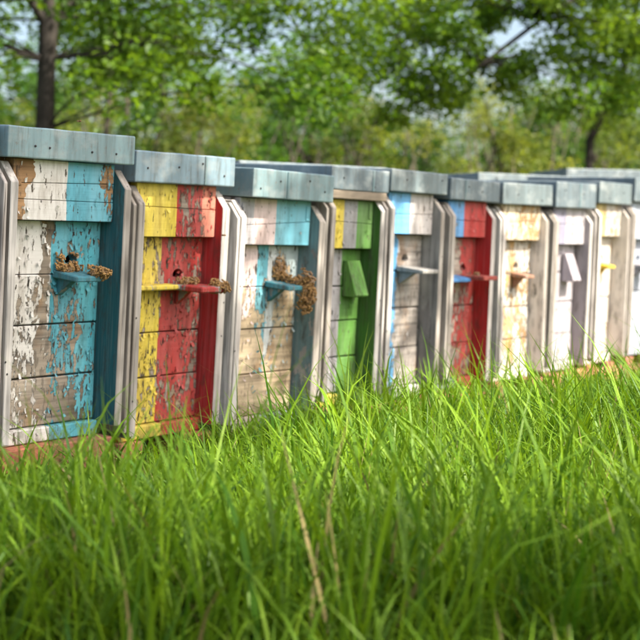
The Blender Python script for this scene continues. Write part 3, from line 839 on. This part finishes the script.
def tree(name, label, cat, group, trunk_pts, trunk_r, clumps, per, size, cols, barkm=bark, limb_r=.02, extra=None, flat=.75):
    b0 = Vector(trunk_pts[0]); b0.z = 0
    M = Matrix.Translation(b0)
    root = empty(name, M); tag(root, label, cat, group)
    tb = Tubes()
    tp = [Vector(p) - b0 for p in trunk_pts]
    tb.add(tp, trunk_r, 9)
    nodes = list(zip(tp, trunk_r)) + [(Vector(p) - b0, r_) for pts, rr_ in (extra or []) for p, r_ in list(zip(pts, rr_))[1:]]
    for c, r in clumps:
        c = Vector(c) - b0
        j = min(range(len(nodes)), key=lambda k: (nodes[k][0] - c).length + (1 if nodes[k][0].z > c.z + .3 else 0) + (5 if k == 0 else 0))
        lr = min(limb_r, nodes[j][1] * .6)
        tb.add(curve_pts(nodes[j][0], c, .08), [lr * (1 - .14 * k) for k in range(6)], 5)
    for pts, rr in (extra or []):
        tb.add([Vector(p) - b0 for p in pts], rr, 7)
    tb.build('trunk', barkm, root)
    cs = [tuple(Vector(c) - b0) for c, r in clumps]; rr = [r for c, r in clumps]
    V, Fc, cn, col = leaves(cs, rr, [per] * len(cs), size, cols, flat)
    mesh_np('crown', V, Fc, cn, leafm, root, col)
    return root
U = random.uniform
DARKG = ((.030, .10, .010), (.16, .26, .022)); MIDG = ((.045, .12, .018), (.10, .20, .03)); YELG = ((.10, .19, .03), (.24, .30, .06)); PALE = ((.12, .20, .07), (.26, .34, .13))

# left tree: dark trunk, low spreading crown
def ground_at(px, depth): return Vector(((px - 320) / F * depth, depth, 0))
TB = 1.4
_at = at
def at_back(px, py, d): return _at(px, py, d * TB)
g = ground_at(45, 9.0 * TB)
clumps = []
for k in range(95):
    px, py, dp = U(-170, 380), U(-230, 30), U(8.2, 11.4)
    if k < 50: py = U(-50, 85)
    if k < 50 and 20 < px < 75: py -= 60
    if 220 < px < 330 and 5 < py < 60: py -= 90
    clumps.append((at_back(px, py, dp), U(.34, .70)))
for px, py in ((150, 70), (205, 92), (190, 50), (110, 60), (290, 85), (330, 70), (250, 25), (180, 15), (130, 35), (320, 100)):
    clumps.append((at_back(px, py, U(8.6, 9.6)), U(.28, .42)))
tree('broadleaf_tree', 'dark-trunked tree with low leafy branches behind the white and sky-blue hive', 'tree', None,
     [g,  at_back(45, 130, 9),  at_back(47, 60, 9),  at_back(49, 20, 9),  at_back(60, -60, 9.1),  at_back(70, -200, 9.2)], [.10, .085, .078, .085, .07, .04], clumps, 250, .078, DARKG, limb_r=.012,
     extra=[([at_back(49, 22, 9),  at_back(75, 0, 9.1),  at_back(130, -30, 9.3)], [.05, .04, .025]), ([at_back(47, 25, 9),  at_back(30, 0, 8.9),  at_back(-20, -30, 8.8)], [.045, .035, .02])])

# overhanging tree on the right with the long drooping branch
g = ground_at(720, 11.0 * TB)
clumps = []
for k in range(78):
    px, py, dp = U(330, 860), U(-220, 55), U(9.0, 12.5)
    if 405 < px < 565 and -30 < py < 80: py -= 140
    if px > 560 and py > 10 and U(0, 1) < .5: py -= 120
    clumps.append((at_back(px, py, dp), U(.36, .68)))
for px, py, r in ((395, 112, .18), (430, 90, .2), (455, 72, .16), (330, 40, .3), (380, 30, .3), (350, 80, .25), (400, 8, .3), (505, 82, .16), (520, 70, .14), (565, 45, .22), (590, 60, .25), (620, 40, .25), (575, 20, .22), (610, 90, .2), (640, 75, .25)):
    clumps.append((at_back(px, py, U(9.6, 10.6)), r * 1.35))
sparse = [(at_back(U(390, 660), U(-50, 105), U(9.4, 11.6)), U(.18, .34)) for _ in range(66)]
clumps += [c for c in sparse]
br = [at_back(720, -70, 11.0),  at_back(640, -40, 10.6),  at_back(540, 20, 10.2),  at_back(480, 66, 10),  at_back(430, 95, 10),  at_back(372, 126, 9.9)]
tree('broadleaf_tree', 'tree with long drooping branch hanging above the blue and red hive', 'tree', None,
     [g,  at_back(715, 100, 11),  at_back(720, -60, 11.0),  at_back(735, -250, 11.2)], [.13, .11, .10, .05], clumps, 190, .078, ((.06, .15, .018), (.20, .30, .03)), limb_r=.010,
     extra=[(br, [.05, .04, .026, .02, .015, .008]), ([at_back(480, 66, 10),  at_back(440, 70, 9.9),  at_back(400, 66, 9.8)], [.012, .01, .006])])
# slim leaning tree by the right edge
g = ground_at(588, 12.0 * TB)
clumps = [(at_back(U(560, 720), U(-120, 130), U(11.4, 12.8)), U(.3, .5)) for k in range(16)]
tree('broadleaf_tree', 'slim leaning tree with dark bent trunk behind the white hives', 'tree', None,
     [g,  at_back(590, 140, 12),  at_back(612, 95, 12),  at_back(632, 50, 12),  at_back(636, 10, 12),  at_back(650, -120, 12)], [.06, .05, .045, .045, .04, .02], clumps, 260, .075, YELG, limb_r=.015)

# young thicket behind the hives
SG = 'blurred shrubs in the thicket behind the hives'
k = 0
for row, (dep, n, hlo, hhi, span) in enumerate([(20.0, 14, 2.7, 3.5, 6.4), (23.5, 13, 2.8, 3.8, 7.6), (27.5, 13, 3.0, 4.3, 9.0)]):
    for j in range(n):
        x = -span + 2 * span * (j + U(.2, .8)) / n
        y = dep + U(-1.2, 1.2)
        hh = U(hlo, hhi)
        px = 320 + x / y * F
        if 380 < px < 660: hh = min(hh, CAM_H + (HORIZON - 85) / F * y)
        cols = (((.022, .065, .012), (.06, .125, .02)), ((.07, .13, .02), (.22, .26, .045)), MIDG, ((.10, .15, .03), (.26, .29, .07)))[(j * 7 + row * 3) % 4]
        cl = [(Vector((x + random.gauss(0, .38), y + random.gauss(0, .38), max(.25, hh * U(.12, 1.0)))), U(.25, .42)) for _ in range(15)]
        lab = {0: 'dark green leafy shrub in the blurred thicket behind the hives', 1: 'yellow-green leafy shrub in the blurred thicket behind the hives', 2: 'mid-green leafy shrub in the blurred thicket behind the hives', 3: 'pale green leafy shrub in the blurred thicket behind the hives'}[(j * 7 + row * 3) % 4]
        hn = ['the outermost hive', 'the white and sky-blue hive', 'the yellow and red hive', 'the pink and blue hive', 'the yellow, grey and green hive', 'the bare grey hive', 'the blue and red hive', 'the flaking white hive', 'the lavender hive', 'the hive with yellow landing board', 'the bluish grey hive'][max(0, min(10, sum(px > hh_['x'][0] for hh_ in HIVES) - 1))]
        lab = ('low ', 'mid-height ', 'tall distant ')[row] + lab.replace('in the blurred thicket behind the hives', 'in the thicket behind ' + hn)
        stems = [([(x + U(-.3, .3), y + U(-.3, .3), 0), (x + U(-.4, .4), y + U(-.3, .3), hh * .5), (x + U(-.5, .5), y + U(-.3, .3), hh * U(.8, 1.05))], [.022, .016, .006]) for _ in range(5)]
        tree('shrub', lab, 'shrub', SG, [(x, y, 0), (x + U(-.1, .1), y, hh * .4), (x + U(-.2, .2), y, hh * .8)], [.03, .022, .01], cl, 190, .075, cols, bark_pale, .012, stems, flat=.9)
        k += 1
# slim trunks among the thicket
for px, dep, r, lean_ in ((92, 19, .05, .1), (20, 15, .05, -.25), (128, 21, .045, .0)):
    g = ground_at(px, dep); hh = U(4.2, 5.2)
    cl = [(g + Vector((lean_ * hh + random.gauss(0, .6), random.gauss(0, .6), hh * U(.75, 1.1))), U(.3, .5)) for _ in range(9)]
    tree('sapling', 'thin-trunked young tree standing among the shrubs behind the hives', 'tree', 'young trees among the shrubs', [g, g + Vector((lean_ * hh * .3, 0, hh * .33)), g + Vector((lean_ * hh * .6, 0, hh * .66)), g + Vector((lean_ * hh, 0, hh))], [r, r * .85, r * .7, r * .3], cl, 110, .09, MIDG, bark_pale, .02)
# far trees
for x, y, hh, w in ((-11, 34, 8.5, 2.2), (-7.4, 31, 9.5, 2.3), (-3.6, 33, 6.4, 2.2), (-.2, 30, 6.2, 2.0), (2.4, 35, 4.0, 1.8), (5.4, 34, 3.8, 1.9), (8.4, 36, 4.2, 2.0), (11.6, 33, 5.4, 2.3)):
    cl = [(Vector((x + random.gauss(0, w * .45), y + random.gauss(0, w * .45), hh * U(.12, 1.0))), U(.5, .9)) for _ in range(24)]
    tree('woodland_tree', 'tall tree of the woodland edge far behind the hives', 'tree', 'trees of the far woodland edge', [(x, y, 0), (x + .1, y, hh * .4), (x, y, hh * .8)], [.16, .12, .05], cl, 230, .15, MIDG if x < 1.5 else ((.07, .13, .04), (.17, .24, .08)), bark, .04)

# wood closing the view beyond
cl = [(Vector((U(-26, 26), U(44, 52), 0)), U(.9, 1.6)) for _ in range(230)]
for c, r in cl:
    px = 320 + c.x / c.y * F
    c.z = U(.3, 1) * (7.0 if px < 330 else 4.4 + .6 * math.sin(c.x))
V, Fc, cn, col = leaves([tuple(c) for c, r in cl], [r for c, r in cl], [90] * len(cl), .42, MIDG)
tag(mesh_np('far_wood', V, Fc, cn, leafm, None, col), 'blurred green wood far behind the hives', 'wood', kind='stuff')

# ------------------------------------------------------------------ unseen trees added out of view, crowns shaped to shade near hives and foreground
clumps = []
for k in range(27):
    t = U(0, 1) ** 1.9
    P_ = Vector((-1.0, 3.8, 0)).lerp(Vector((.75, 6.3, 0)), t) + Vector((U(-.35, .35), U(-.3, .3), U(.05, 1.1)))
    clumps.append((P_ + sv * U(5.2, 7.4), U(.26, .44) * (1.0 - .35 * t)))
g = Vector((5.4, 3.6, 0))
tree('broadleaf_tree', 'unseen leafy tree added to shade the near hive fronts', 'tree', None,
     [g, g + Vector((-.1, 0, 1.6)), g + Vector((-.4, .0, 3.2)), g + Vector((-1.2, -.1, 4.6))], [.2, .16, .13, .06], clumps, 150, .11, MIDG, limb_r=.04)
clumps = []
for k in range(14):
    P_ = Vector((U(-1.4, 1.4), U(1.0, 2.45), .2))
    if k > 11: P_ = Vector((U(-.9, 1.2), U(2.7, 3.4), .2))
    clumps.append((P_ + sv * U(5.5, 7.5), U(.3, .5)))  # leaf clumps set towards the sun to shade chosen grass
g = Vector((5.2, -1.2, 0))
tree('broadleaf_tree', 'unseen leafy tree added to shade the foreground grass', 'tree', None,
     [g, g + Vector((-.1, 0, 1.6)), g + Vector((-.4, .1, 3.2)), g + Vector((-1.0, .2, 4.8))], [.2, .16, .13, .06], clumps, 150, .11, MIDG, limb_r=.04)
